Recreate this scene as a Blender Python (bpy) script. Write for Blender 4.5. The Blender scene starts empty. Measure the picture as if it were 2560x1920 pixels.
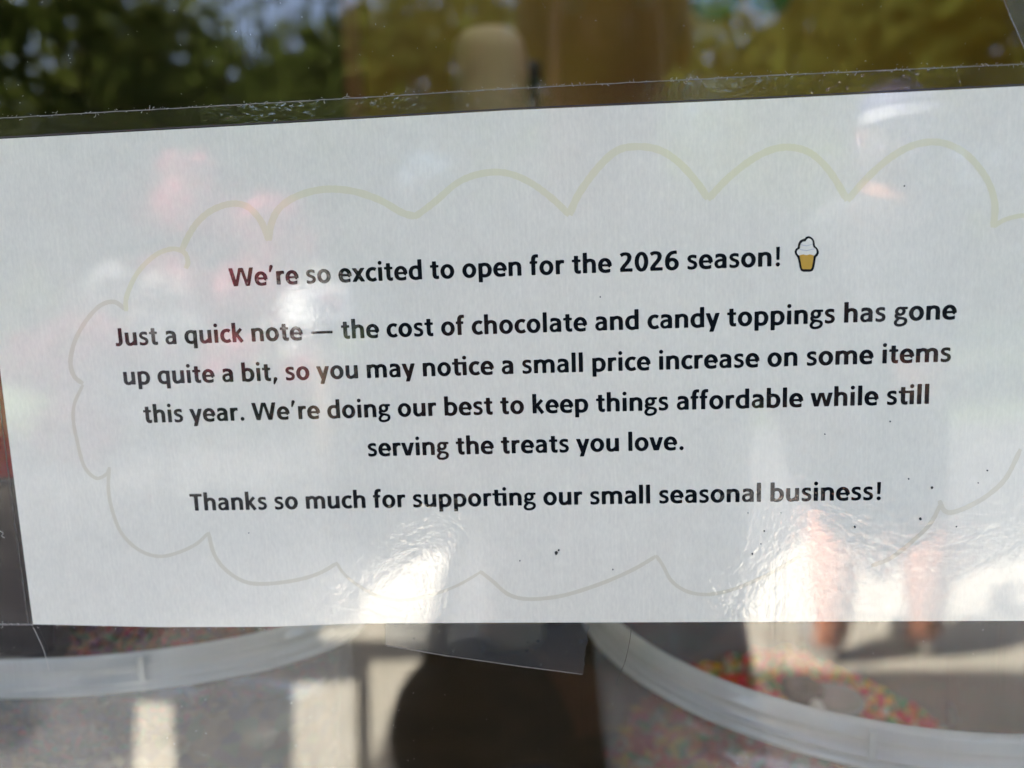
import bpy, math, random
import numpy as np
from mathutils import Vector, Matrix

# ---------------------------------------------------------------- camera, light, exposure
S = bpy.context.scene
H = 1.35                                   # height of the note's middle above the ground
EM = .00732                                # type size of the note, metres per em
YAW, PIT, ROL = -.070235, .131926, .036463
ca, sa, cb, sb, cc, sc_ = (math.cos(PIT), math.sin(PIT), math.cos(YAW), math.sin(YAW), math.cos(ROL), math.sin(ROL))
RZ = Matrix(((cc, -sc_, 0), (sc_, cc, 0), (0, 0, 1)))
RY = Matrix(((cb, 0, sb), (0, 1, 0), (-sb, 0, cb)))
RX = Matrix(((1, 0, 0), (0, ca, -sa), (0, sa, ca)))
CM = RZ @ RX @ RY
FPX = 1859.4654
CAMP = Vector((.010822, -.189418, H - .000541))
w3 = lambda v: Vector((v[0], -v[2], v[1]))
ax = [w3(CM[i]) for i in range(3)]
cd = bpy.data.cameras.new('camera')
cam = bpy.data.objects.new('camera', cd)
S.collection.objects.link(cam)
S.camera = cam
cam.matrix_world = Matrix.Translation(CAMP) @ Matrix((ax[0], ax[1], ax[2])).transposed().to_4x4()
cd.sensor_width = 36
cd.lens = 36 * FPX / 2560
cd.clip_start = .001
cd.clip_end = 300
cd.dof.use_dof = True
cd.dof.focus_distance = .1885
cd.dof.aperture_fstop = 6.6


def unray(x, y):
    """Viewing direction through a measured point of the photograph (2560 x 1920)."""
    return ax[0] * ((x - 1280) / FPX) - ax[1] * ((y - 960) / FPX) - ax[2]


def at(x, y, depth):
    d = unray(x, y)
    return CAMP + d * ((depth - CAMP.y) / d.y)


SUN = Vector((-.85, .30, 1.08)).normalized()        # towards the sun
W = bpy.data.worlds.new('World')
S.world = W
W.use_nodes = True
wn = W.node_tree
sky = wn.nodes.new('ShaderNodeTexSky')
sky.sky_type = 'NISHITA'
sky.sun_disc = False
sky.sun_elevation = math.asin(SUN.z)
sky.sun_rotation = math.atan2(SUN.x, SUN.y)
sky.air_density = .7
sky.dust_density = 4.0
sky.ozone_density = .2
bg = wn.nodes['Background']
bg.inputs['Strength'].default_value = .13
wn.links.new(sky.outputs[0], bg.inputs[0])
sl = bpy.data.lights.new('sun', 'SUN')
sl.energy = 4.0
sl.angle = math.radians(.5)
sl.color = (1, .95, .87)
so = bpy.data.objects.new('sun', sl)
so.rotation_euler = SUN.to_track_quat('Z', 'Y').to_euler()
S.collection.objects.link(so)
S.view_settings.view_transform = 'Standard'
S.view_settings.look = 'None'
S.view_settings.gamma = 1
S.view_settings.exposure = 3.84
S.cycles.use_denoising = True
S.cycles.use_adaptive_sampling = False
S.cycles.max_bounces = 10
S.cycles.transparent_max_bounces = 24
S.cycles.caustics_reflective = False

# ---------------------------------------------------------------- letter shapes of the printed text
ADV = dict(zip(map(chr, range(32, 123)), "226 326 438 498 507 729 705 233 312 312 498 498 258 306 267 430 507 507 507 507 507 507 507 507 507 507 276 276 498 498 498 463 898 606 561 529 630 488 459 637 631 267 331 547 423 874 659 676 532 686 563 473 495 653 591 906 551 520 478 325 430 325 498 498 300 494 537 418 537 503 316 474 537 246 255 480 246 813 537 538 537 537 355 399 347 537 473 745 459 474 397".split()))
ADV = {k: int(v) / 1000 for k, v in ADV.items()}
ADV['’'] = .258; ADV['—'] = .906; ADV['\x01'] = .578; ADV['\x02'] = .622
HV, HH = .0715, .057


def arc(cx, cy, rx, ry, a0, a1, n=28):
    return [(cx + rx * math.cos(math.radians(a0 + (a1 - a0) * i / n)), cy + ry * math.sin(math.radians(a0 + (a1 - a0) * i / n))) for i in range(n + 1)]


def smooth(pts, n=8):
    """Centripetal-like Catmull-Rom through the points."""
    P = [pts[0]] + list(pts) + [pts[-1]]
    out = []
    for i in range(1, len(P) - 2):
        p0, p1, p2, p3 = (np.array(P[k], float) for k in (i - 1, i, i + 1, i + 2))
        for k in range(n):
            t = k / n
            out.append(tuple(.5 * (2 * p1 + (p2 - p0) * t + (2 * p0 - 5 * p1 + 4 * p2 - p3) * t * t + (3 * p1 - p0 - 3 * p2 + p3) * t ** 3)))
    out.append(tuple(map(float, pts[-1])))
    return out


def st(pts, b0=1, b1=1, hv=HV, hh=HH, w=None):
    return (pts, b0, b1, hv, hh, w)


def sh(strokes, dx, dy=0):
    return [([(x + dx, y + dy) for x, y in s[0]],) + tuple(s[1:]) for s in strokes]


def mirror(strokes, a):
    return [([(a - x, y) for x, y in s[0]],) + tuple(s[1:]) for s in strokes]


def dot(x, y, r=.07):
    return st([(x, y), (x + .0005, y)], 0, 0, r, r)


X, A = .474, .69
ARCH = lambda x0, x1: st(smooth([(x0, .335), (x0 + .055, .392), (x0 + .125, .425), (x1 - .10, .427), (x1 - .025, .385), (x1, .30), (x1, .2)]) + [(x1, 0)], 0, 1)
BOWL = st(smooth([(.118, .365), (.19, .418), (.28, .43), (.375, .395), (.432, .30), (.434, .19), (.39, .09), (.30, .042), (.20, .048), (.118, .09)]), 0, 0)
HOOK = smooth([(.165, .25), (.165, .15), (.185, .075), (.24, .046), (.322, .056)])
T_ = [st([(.165, .60), (.165, .25)], 1, 0), st(HOOK, 0, 1), st([(.018, .428), (.318, .428)], hh=.045)]
F_ = [st([(.138, 0), (.138, .40)], 1, 0), st(smooth([(.138, .40), (.138, .53), (.165, .62), (.225, .648), (.312, .642)]), 0, 1), st([(.012, .428), (.278, .428)], hh=.045)]
G = {
    'o': [st(arc(.269, .237, .170, .196, 0, 360), 0, 0)],
    'n': [st([(.118, 0), (.118, X)]), ARCH(.118, .418)],
    'h': [st([(.118, 0), (.118, A)]), ARCH(.118, .418)],
    'm': [st([(.118, 0), (.118, X)]), ARCH(.118, .406), ARCH(.406, .694)],
    'i': [st([(.123, 0), (.123, X)]), dot(.123, .622)],
    'l': [st([(.123, 0), (.123, A)])],
    'e': [st([(.10, .242), (.415, .242)], 0, 0, hh=.040), st(arc(.256, .237, .163, .196, -2, 180) + smooth([(.093, .237), (.112, .13), (.175, .062), (.27, .040), (.37, .05), (.438, .072)]), 0, 1)],
    'c': [st(smooth([(.388, .395), (.33, .425), (.26, .432), (.165, .395), (.105, .30), (.103, .18), (.155, .082), (.245, .042), (.32, .05), (.392, .088)]))],
    'a': [st(smooth([(.072, .398), (.15, .428), (.235, .432), (.325, .405), (.368, .335), (.37, .28)]) + [(.37, 0)], 1, 1),
          st(smooth([(.37, .268), (.27, .268), (.17, .25), (.105, .20), (.098, .12), (.14, .055), (.21, .040), (.29, .065), (.37, .135)]), 0, 0, .058, .046)],
    's': [st(smooth([(.345, .405), (.28, .428), (.20, .433), (.125, .41), (.098, .345), (.135, .285), (.21, .248), (.285, .208), (.312, .14), (.28, .068), (.20, .040), (.12, .045), (.042, .072)]), 1, 1, .058, .052)],
    't': T_, 'f': F_,
    '\x01': T_ + [st([(.2, .428), (.455, .428)], hh=.045), st([(.455, 0), (.455, X)]), dot(.455, .622)],
    '\x02': F_ + sh(F_, .306),
    'g': [st(arc(.218, .322, .118, .112, 0, 360), 0, 0, .055, .044), st([(.29, .428), (.458, .428)], 0, 1, hh=.043),
          st(smooth([(.135, .245), (.088, .195), (.10, .135), (.18, .105), (.30, .085), (.385, .045), (.40, -.03), (.35, -.105), (.23, -.143), (.115, -.128), (.068, -.065), (.09, .005), (.155, .075)]), 0, 0, .052, .045)],
    'p': [st([(.118, -.178), (.118, X)]), BOWL],
    'b': [st([(.118, 0), (.118, A)]), BOWL],
    'q': mirror([st([(.118, -.178), (.118, X)]), BOWL], .537),
    'd': mirror([st([(.118, 0), (.118, A)]), BOWL], .537),
    'r': [st([(.118, 0), (.118, X)]), st(smooth([(.125, .33), (.175, .39), (.24, .425), (.338, .418)]), 0, 1)],
    'u': [st([(.118, X), (.118, .25)], 1, 0), st(smooth([(.118, .25), (.118, .14), (.16, .062), (.235, .042), (.33, .075), (.418, .15)]), 0, 0), st([(.418, 0), (.418, X)])],
    'v': [st([(.072, X), (.218, 0)]), st([(.401, X), (.255, 0)])],
    'w': [st([(.072, X), (.198, 0)]), st([(.218, 0), (.348, X)], hv=.055), st([(.397, X), (.527, 0)], hv=.055), st([(.673, X), (.547, 0)])],
    'y': [st([(.072, X), (.235, .02)], 1, 0), st([(.402, X), (.192, -.165)])],
    'k': [st([(.118, 0), (.118, A)]), st([(.15, .225), (.385, .474)], 0, 1, .06, .055), st([(.21, .275), (.405, 0)], 0, 1, .064, .06)],
    'x': [st([(.075, X), (.384, 0)]), st([(.384, X), (.075, 0)])],
    'J': [st([(.205, .637), (.205, .22)], 1, 0), st(smooth([(.205, .22), (.20, .12), (.155, .058), (.09, .046), (.012, .058)]), 0, 1)],
    'T': [st([(.2475, 0), (.2475, .6)]), st([(.012, .585), (.483, .585)], hh=.052)],
    'W': [st([(.078, .637), (.232, 0)]), st([(.252, 0), (.428, .637)], hv=.056), st([(.474, .637), (.652, 0)], hv=.056), st([(.830, .637), (.672, 0)])],
    '2': [st(smooth([(.06, .545), (.13, .585), (.22, .598), (.315, .57), (.355, .49), (.335, .39), (.26, .285), (.17, .185), (.10, .085)]), 1, 0), st([(.042, .054), (.458, .054)])],
    '0': [st(arc(.2535, .317, .158, .278, 0, 360), 0, 0)],
    '6': [st(smooth([(.428, .588), (.34, .592), (.22, .555), (.135, .46), (.10, .33), (.10, .2)]), 1, 0), st(arc(.262, .198, .158, .155, 0, 360), 0, 0)],
    '!': [st([(.163, .637), (.163, .205)], w=(.062, .052)), dot(.163, .057)],
    '’': [st([(.145, .635), (.095, .48)], 0, 0, w=(.064, .036))],
    '—': [st([(.07, .25), (.836, .25)], hh=.044)],
    ',': [st([(.140, .062), (.085, -.10)], 0, 0, w=(.070, .034))],
    '.': [dot(.133, .062, .073)],
    ' ': [],
}


def field(strokes, gx, gy):
    F = np.full(gx.shape, 9.0)
    for pts, b0, b1, hv, hh, w in strokes:
        P = np.array(pts, float)
        n = len(P) - 1
        f = np.full(gx.shape, 9.0)
        for i in range(n):
            a, b = P[i], P[i + 1]
            d = b - a
            L = max(np.hypot(*d), 1e-9)
            t = np.clip(((gx - a[0]) * d[0] + (gy - a[1]) * d[1]) / (L * L), 0, 1)
            if w:
                h = w[0] + (w[1] - w[0]) * (i + t) / n
            else:
                h = math.sqrt((hv * d[1] / L) ** 2 + (hh * d[0] / L) ** 2)
            f = np.minimum(f, np.hypot(gx - a[0] - t * d[0], gy - a[1] - t * d[1]) - h)
        for on, e, q in ((b0, P[0], P[min(1, n)]), (b1, P[-1], P[-2])):
            if on:
                u = (e - q) / max(np.hypot(*(e - q)), 1e-9)
                if abs(u[1]) > .8 and abs(u[0]) < .55:      # stems end level
                    u = np.array([0, np.sign(u[1])])
                elif abs(u[0]) > .9:
                    u = np.array([np.sign(u[0]), 0])
                near = np.hypot(gx - e[0], gy - e[1]) < 1.9 * max(hv, hh)
                cut = (gx - e[0]) * u[0] + (gy - e[1]) * u[1]
                f = np.where(near & (cut > -.02), np.where((cut > 0) | (f > -.015), np.maximum(f, 0) * 0 + np.where(f > -.02, np.hypot(np.maximum(f + .018, 0), np.maximum(cut + .018, 0)) - .018, cut), np.maximum(f, cut)), f)
        F = np.minimum(F, f)
    return F


def contour_mesh(F, xs, ys):
    """Marching squares, filled side F<0: verts (n,2), faces."""
    V, idx, faces = [], {}, []
    ny, nx = F.shape

    def vert(key, x, y):
        k = idx.get(key)
        if k is None:
            k = idx[key] = len(V)
            V.append((x, y))
        return k
    # merge runs of fully inside cells per row
    ins = F < 0
    full = ins[:-1, :-1] & ins[1:, :-1] & ins[:-1, 1:] & ins[1:, 1:]
    part = (ins[:-1, :-1] | ins[1:, :-1] | ins[:-1, 1:] | ins[1:, 1:])
    for j, i in zip(*np.nonzero(part)):
        c = [(j, i), (j, i + 1), (j + 1, i + 1), (j + 1, i)]
        if full[j, i]:
            faces.append([vert(k, xs[k[1]], ys[k[0]]) for k in c])
            continue
        poly = []
        for q in range(4):
            a, b = c[q], c[(q + 1) % 4]
            fa, fb = F[a], F[b]
            if fa < 0:
                poly.append(vert(a, xs[a[1]], ys[a[0]]))
            if (fa < 0) != (fb < 0):
                t = fa / (fa - fb)
                key = (min(a, b), max(a, b))
                poly.append(vert(key, xs[a[1]] + (xs[b[1]] - xs[a[1]]) * t, ys[a[0]] + (ys[b[0]] - ys[a[0]]) * t))
        if len(poly) > 2:
            faces.append(poly)
    return V, faces


STEP = .014
_gc = {}


def glyph(ch):
    if ch not in _gc:
        xs = np.arange(-.06, ADV[ch] + .08, STEP)
        ys = np.arange(-.22, .76, STEP)
        gx, gy = np.meshgrid(xs, ys)
        _gc[ch] = contour_mesh(field(G[ch], gx, gy), xs, ys) if G[ch] else ([], [])
    return _gc[ch]


def line_mesh(text, x0):
    """Verts and faces (em units) of a line starting at x0."""
    V, Fc, x = [], [], x0
    for ch in text:
        v, f = glyph(ch)
        o = len(V)
        V += [(a + x, b) for a, b in v]
        Fc += [[k + o for k in q] for q in f]
        x += ADV[ch]
    return V, Fc


def line_width(text):
    return sum(ADV[c] for c in text)
# ---------------------------------------------------------------- helpers
COL = S.collection
TAU = math.tau


def mat(name, color=(.5, .5, .5), rough=.6, **kw):
    m = bpy.data.materials.new(name)
    m.use_nodes = True
    b = m.node_tree.nodes['Principled BSDF']
    b.inputs['Base Color'].default_value = (*color, 1)
    b.inputs['Roughness'].default_value = rough
    for k, v in kw.items():
        b.inputs[k.replace('_', ' ')].default_value = v
    return m


def nodes(m):
    nt = m.node_tree
    return nt, nt.nodes, nt.links, nt.nodes.get('Principled BSDF')


def tex(nt, kind, scale=None, coord=None, **kw):
    n = nt.nodes.new(kind)
    for k, v in kw.items():
        n.inputs[k].default_value = v
    if scale is not None:
        n.inputs['Scale'].default_value = scale
    if coord is not None:
        nt.links.new(coord, n.inputs['Vector'])
    return n


def objcoord(nt, scale=(1, 1, 1), rot=(0, 0, 0)):
    g = nt.nodes.new('ShaderNodeNewGeometry')
    mp = nt.nodes.new('ShaderNodeMapping')
    mp.inputs['Scale'].default_value = scale
    mp.inputs['Rotation'].default_value = rot
    nt.links.new(g.outputs['Position'], mp.inputs['Vector'])
    return mp.outputs[0]


def ramp(nt, src, stops):
    r = nt.nodes.new('ShaderNodeValToRGB')
    e = r.color_ramp.elements
    while len(e) < len(stops):
        e.new(.5)
    for q, (p, c) in zip(e, stops):
        q.position = p
        q.color = (*c, 1) if len(c) == 3 else c
    nt.links.new(src, r.inputs[0])
    return r.outputs[0]


def mathn(nt, op, a, b=None):
    n = nt.nodes.new('ShaderNodeMath')
    n.operation = op
    for i, v in enumerate((a, b)):
        if v is None:
            continue
        if isinstance(v, (int, float)):
            n.inputs[i].default_value = v
        else:
            nt.links.new(v, n.inputs[i])
    return n.outputs[0]


def noisy(name, c0, c1, scale, rough=.7, detail=4, bump=0, **kw):
    m = mat(name, c0, rough, **kw)
    nt, N, L, b = nodes(m)
    co = objcoord(nt)
    n = tex(nt, 'ShaderNodeTexNoise', scale, co, Detail=detail)
    L.new(ramp(nt, n.outputs['Fac'], [(.3, c0), (.7, c1)]), b.inputs['Base Color'])
    if bump:
        bp = N.new('ShaderNodeBump')
        bp.inputs['Distance'].default_value = bump
        L.new(n.outputs['Fac'], bp.inputs['Height'])
        L.new(bp.outputs[0], b.inputs['Normal'])
    return m


def tag(o, label=None, cat=None, group=None, kind=None):
    for k, v in (('label', label), ('category', cat), ('group', group), ('kind', kind)):
        if v:
            o[k] = v
    return o


def mesh(name, V, F, m, parent=None, smooth_=False, loc=None, mi=None):
    me = bpy.data.meshes.new(name)
    me.from_pydata([tuple(map(float, v)) for v in V], [], [tuple(map(int, f)) for f in F])
    for q in (m if isinstance(m, (list, tuple)) else [m]):
        me.materials.append(q)
    if smooth_:
        me.polygons.foreach_set('use_smooth', [True] * len(me.polygons))
    if mi is not None:
        me.polygons.foreach_set('material_index', list(map(int, mi)))
    me.update()
    o = bpy.data.objects.new(name, me)
    COL.objects.link(o)
    if parent is not None:
        o.parent = parent
    if loc is not None:
        o.location = loc
    return o


def empty(name, loc=(0, 0, 0), rz=0):
    o = bpy.data.objects.new(name, None)
    o.location = loc
    o.rotation_euler.z = rz
    o.empty_display_size = .05
    COL.objects.link(o)
    return o


def box(x0, x1, y0, y1, z0, z1):
    V = [(x, y, z) for z in (z0, z1) for y in (y0, y1) for x in (x0, x1)]
    return V, [(0, 2, 3, 1), (4, 5, 7, 6), (0, 1, 5, 4), (2, 6, 7, 3), (0, 4, 6, 2), (1, 3, 7, 5)]


def join(parts):
    V, F = [], []
    for v, f in parts:
        o = len(V)
        V += list(v)
        F += [tuple(k + o for k in q) for q in f]
    return V, F


def bevel(o, w, seg=2):
    b = o.modifiers.new('bevel', 'BEVEL')
    b.width = w
    b.segments = seg
    b.limit_method = 'ANGLE'
    return o


def lathe(profile, n=96, closed=False, a0=0, a1=TAU):
    V, F = [], []
    full = abs(a1 - a0 - TAU) < 1e-6
    m = n if full else n + 1
    for i in range(m):
        a = a0 + (a1 - a0) * i / n
        V += [(r * math.cos(a), r * math.sin(a), z) for r, z in profile]
    k = len(profile)
    for i in range(n):
        j = (i + 1) % m
        for q in range(k if closed else k - 1):
            w = (q + 1) % k
            F.append((i * k + q, j * k + q, j * k + w, i * k + w))
    return V, F


def tube(P, rad, n=8):
    """Tube along points; rad is a number or a list."""
    P = [Vector(p) for p in P]
    V, F = [], []
    for i, p in enumerate(P):
        t = (P[min(i + 1, len(P) - 1)] - P[max(i - 1, 0)]).normalized()
        u = t.cross(Vector((0, 0, 1)) if abs(t.z) < .95 else Vector((1, 0, 0))).normalized()
        w = t.cross(u)
        r = rad[i] if isinstance(rad, (list, tuple)) else rad
        V += [tuple(p + (u * math.cos(TAU * k / n) + w * math.sin(TAU * k / n)) * r) for k in range(n)]
    for i in range(len(P) - 1):
        for k in range(n):
            F.append((i * n + k, i * n + (k + 1) % n, (i + 1) * n + (k + 1) % n, (i + 1) * n + k))
    F.append(tuple(range(n))[::-1])
    F.append(tuple((len(P) - 1) * n + k for k in range(n)))
    return V, F


def extrude_poly(P, y0, y1):
    """Prism of an x/z polygon between two depths."""
    n = len(P)
    if sum(P[i][0] * P[(i + 1) % n][1] - P[(i + 1) % n][0] * P[i][1] for i in range(n)) < 0:
        P = P[::-1]
    V = [(x, y0, z) for x, z in P] + [(x, y1, z) for x, z in P]
    F = [tuple(range(n)), tuple(range(2 * n - 1, n - 1, -1))]
    F += [(i, i + n, (i + 1) % n + n, (i + 1) % n) for i in range(n)]
    return V, F


def on_note(x, y, yy=0.0):
    """Where the sheet's plane lies under a measured point of the photograph."""
    q = CAMP + unray(x, y) * ((yy - CAMP.y) / unray(x, y).y)
    return (q.x, q.z)


# ---------------------------------------------------------------- setting
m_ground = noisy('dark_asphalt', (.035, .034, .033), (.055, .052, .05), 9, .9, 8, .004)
m_sunpatch = noisy('sun_patch_concrete', (.32, .295, .235), (.44, .41, .34), 5, .9, 8, .003)
m_lawn = noisy('lawn_green', (.025, .045, .01), (.06, .08, .02), 3, .9, 6)
g = mesh('ground', *join([box(-60, 60, -70, 3, -.2, 0)]), m_ground)
tag(g, kind='structure')
GP = lambda x, y: (lambda h, d: (h.x + d.x * h.z / -d.z, -(h.y - CAMP.y) * 0 - d.y * h.z / -d.z))(at(x, y, 0.0), unray(x, y))
sun_patches = [[GP(*q) for q in P] for P in (  # pale concrete cut to the sunlit patches; gaps stand for shade bands
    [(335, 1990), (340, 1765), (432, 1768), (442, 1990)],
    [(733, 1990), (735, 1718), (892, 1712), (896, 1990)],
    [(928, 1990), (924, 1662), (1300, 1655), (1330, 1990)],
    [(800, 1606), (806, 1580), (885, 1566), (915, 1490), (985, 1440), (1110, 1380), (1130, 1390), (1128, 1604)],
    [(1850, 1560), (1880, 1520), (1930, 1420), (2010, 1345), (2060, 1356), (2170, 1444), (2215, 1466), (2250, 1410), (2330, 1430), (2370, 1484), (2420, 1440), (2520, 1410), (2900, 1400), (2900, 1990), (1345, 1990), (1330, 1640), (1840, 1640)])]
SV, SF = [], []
for P in sun_patches:
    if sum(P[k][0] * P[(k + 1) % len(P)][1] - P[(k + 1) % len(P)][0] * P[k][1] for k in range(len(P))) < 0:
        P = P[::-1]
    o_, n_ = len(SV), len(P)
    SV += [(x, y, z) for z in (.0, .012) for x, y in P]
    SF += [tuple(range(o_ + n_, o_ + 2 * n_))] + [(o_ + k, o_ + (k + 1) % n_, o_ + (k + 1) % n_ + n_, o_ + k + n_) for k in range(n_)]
tag(mesh('sun_patch_pavement', SV, SF, m_sunpatch), kind='structure')
lawn = mesh('lawn', *box(-60, 60, -70, -6.5, .004, .03), m_lawn)
tag(lawn, kind='structure')

m_sill = noisy('painted_wall', (.30, .22, .14), (.36, .27, .17), 6, .7, 5)
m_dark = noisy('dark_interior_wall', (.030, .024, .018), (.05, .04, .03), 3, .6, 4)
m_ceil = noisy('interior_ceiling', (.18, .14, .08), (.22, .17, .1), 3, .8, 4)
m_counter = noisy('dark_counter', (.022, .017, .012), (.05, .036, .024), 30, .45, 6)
X0, X1, Z0, Z1 = -.75, 1.05, H - .36, H + .42
wallp = join([box(-2.4, X0, 0, .12, 0, 2.6), box(X1, 3, 0, .12, 0, 2.6), box(X0, X1, 0, .12, 0, Z0), box(X0, X1, 0, .12, Z1, 2.6)])
tag(mesh('front_wall', *wallp, m_sill), kind='structure')
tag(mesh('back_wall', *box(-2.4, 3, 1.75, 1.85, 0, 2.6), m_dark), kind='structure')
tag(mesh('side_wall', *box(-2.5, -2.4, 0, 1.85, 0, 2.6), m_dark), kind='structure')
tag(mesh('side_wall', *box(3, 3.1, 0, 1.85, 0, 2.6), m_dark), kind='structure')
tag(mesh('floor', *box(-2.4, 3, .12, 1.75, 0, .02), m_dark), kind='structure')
SX0, SX1, SY0, SY1 = -.8, .9, .14, .62
roof = empty('porch_roof', (0, 0, 2.6))
mesh('slab', *join([box(-2.6, SX0, -1.50, 1.95, 0, .12), box(SX1, 3.4, -1.50, 1.95, 0, .12), box(SX0, SX1, -1.50, SY0, 0, .12), box(SX0, SX1, SY1, 1.95, 0, .12)]), m_sill, roof)
m_fill = bpy.data.materials.new('milky_fill_panel')
m_fill.use_nodes = True
m_fill.node_tree.nodes.clear()
_o = m_fill.node_tree.nodes.new('ShaderNodeOutputMaterial')
_t = m_fill.node_tree.nodes.new('ShaderNodeBsdfTranslucent')
_t.inputs[0].default_value = (.40, .41, .40, 1)
m_fill.node_tree.links.new(_t.outputs[0], _o.inputs[0])
mesh('fill_panel', *box(SX0, SX1, SY0, SY1, .05, .056), m_fill, roof)  # panel added in the roof to brighten the tubs and interior
tag(roof, 'flat brown porch roof with an added milky skylight over the serving window', 'roof')
tag(mesh('ceiling', *join([box(-2.4, SX0, .12, 1.75, 2.5, 2.55), box(SX1, 3, .12, 1.75, 2.5, 2.55), box(SX0, SX1, .12, SY0, 2.5, 2.55), box(SX0, SX1, SY1, 1.75, 2.5, 2.55)]), m_ceil), kind='structure')
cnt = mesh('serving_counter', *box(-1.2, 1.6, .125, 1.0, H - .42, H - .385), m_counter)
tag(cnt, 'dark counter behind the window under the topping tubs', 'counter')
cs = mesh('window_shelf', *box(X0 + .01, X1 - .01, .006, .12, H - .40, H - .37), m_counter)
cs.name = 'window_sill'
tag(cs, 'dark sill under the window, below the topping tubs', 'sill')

# yellow panel on the right of the inside, its edge at the left
m_yel = mat('yellow_panel_paint', (.45, .30, .025), .5)
nt, N, L, b = nodes(m_yel)
co = objcoord(nt, (1, 1, .6))
n1 = tex(nt, 'ShaderNodeTexNoise', 4.5, co, Detail=3)
L.new(ramp(nt, n1.outputs['Fac'], [(.3, (.155, .09, .008)), (.55, (.235, .16, .011)), (.75, (.25, .20, .016))]), b.inputs['Base Color'])
yp = empty('menu_board', (.0, 1.3, H))
xl = at(905, 120, 1.3).x
mesh('board', *box(xl, 1.7, 0, .02, -.35, 1.05), m_yel, yp)
mesh('edge_strip', *box(xl - .035, xl - .002, -.006, .02, -.35, 1.05), mat('reddish_trim', (.22, .10, .05), .5), yp)
m_gr = mat('green_print', (.01, .11, .015), .5)
for (px, py, r) in ((1790, -2, .045), (1925, -12, .040)):
    q = at(px, py, 1.295)
    V, F = lathe([(0.0001, -.004), (r * .9, -.004), (r, -.002), (r, 0), (.0001, 0)], 28)
    V = [(x, z, y * .8) for x, y, z in V]
    mesh('green_spot', V, F, m_gr, yp, loc=(q.x, -.002, q.z - H))
tag(yp, 'yellow board with green spots behind the window, upper right', 'board')

# beige canister with rounded shoulders, standing on a shelf behind the window
q0, q1 = at(1118, 150, .55), at(1315, 150, .55)
top = at(1215, 52, .55)
cr = (q1.x - q0.x) / 2
can = empty('beige_canister', ((q0.x + q1.x) / 2, .55 + cr, H - .385))
hh = top.z - (H - .385)
mb_ = mat('beige_plastic', (.40, .31, .19), .5)
V, F = lathe([(.0001, hh), (cr * .72, hh), (cr * .9, hh - .008), (cr * .985, hh - .024), (cr, hh - .045), (cr * .96, .01), (cr * .93, 0), (.0001, 0)], 48)
mesh('body', V, F, mb_, can, True)
V, F = lathe([(cr * .985, hh * .30), (cr * 1.0, hh * .30 + .004), (cr * 1.0, hh * .33), (cr * .985, hh * .33)], 48)
mesh('band', V, F, mat('dull_brown_band', (.2, .12, .06), .5), can, True)
tag(can, 'beige canister with rounded shoulders behind the top edge of the note', 'canister')
# dark bottle right beside it
bq = at(1345, 150, .62)
bot = empty('dark_bottle', (bq.x - .012, .64, H - .385))
hh -= .045
V, F = lathe([(.0001, hh + .01), (.011, hh + .01), (.012, hh - .05), (.02, hh - .09), (.03, hh - .12), (.03, .004), (.027, 0), (.0001, 0)], 32)
mesh('body', V, F, mat('dark_brown_glass', (.02, .012, .005), .12), bot, True)
V, F = lathe([(.0001, hh + .03), (.014, hh + .03), (.0145, hh + .008), (.0001, hh + .008)], 24)
mesh('cap', V, F, mat('black_cap', (.01, .01, .01), .4), bot, True)
tag(bot, 'dark bottle standing right of the beige canister', 'bottle')
# dark red carton at the left edge
rq = at(90, 1000, .24)
rc = mesh('red_carton', *box(-.10, .0, 0, .05, 0, at(0, 890, .24).z - H + .385), mat('deep_red_card', (.34, .004, .012), .5), loc=(rq.x, .24, H - .385))
bevel(rc, .003)
tag(rc, 'dark red carton seen past the left edge of the note', 'carton')


# ---------------------------------------------------------------- glass and film
def thin_fresnel(nt, ior):
    """Fresnel reflectance that is the same on the way in and on the way out."""
    f = nt.nodes.new('ShaderNodeFresnel')
    g = nt.nodes.new('ShaderNodeNewGeometry')
    v = mathn(nt, 'ADD', mathn(nt, 'MULTIPLY', g.outputs['Backfacing'], 1 / ior - ior), ior)
    nt.links.new(v, f.inputs['IOR'])
    return f


def clear_mat(name, tint, rough, scratch, gloss_ior=1.5, milk=0.0, milk_col=(.5, .5, .5), bumpf=None):
    m = bpy.data.materials.new(name)
    m.use_nodes = True
    nt = m.node_tree
    N, L = nt.nodes, nt.links
    N.clear()
    out = N.new('ShaderNodeOutputMaterial')
    tr = N.new('ShaderNodeBsdfTransparent')
    tr.inputs[0].default_value = (*tint, 1)
    gl = N.new('ShaderNodeBsdfGlossy')
    gl.inputs['Roughness'].default_value = rough
    fr = thin_fresnel(nt, gloss_ior)
    nrm = bumpf(nt) if bumpf else None
    if nrm is not None:
        L.new(nrm, gl.inputs['Normal'])
    base = tr.outputs[0]
    if milk:
        df = N.new('ShaderNodeBsdfDiffuse')
        df.inputs[0].default_value = (*milk_col, 1)
        tl = N.new('ShaderNodeBsdfTranslucent')
        tl.inputs[0].default_value = (*milk_col, 1)
        mm = N.new('ShaderNodeMixShader')
        L.new(df.outputs[0], mm.inputs[1])
        L.new(tl.outputs[0], mm.inputs[2])
        m2 = N.new('ShaderNodeMixShader')
        m2.inputs[0].default_value = milk
        L.new(base, m2.inputs[1])
        L.new(mm.outputs[0], m2.inputs[2])
        base = m2.outputs[0]
    mx = N.new('ShaderNodeMixShader')
    L.new(mathn(nt, 'MULTIPLY', fr.outputs[0], scratch_mask(nt)) if scratch else fr.outputs[0], mx.inputs[0])
    L.new(base, mx.inputs[1])
    L.new(gl.outputs[0], mx.inputs[2])
    L.new(mx.outputs[0], out.inputs['Surface'])
    return m


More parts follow.
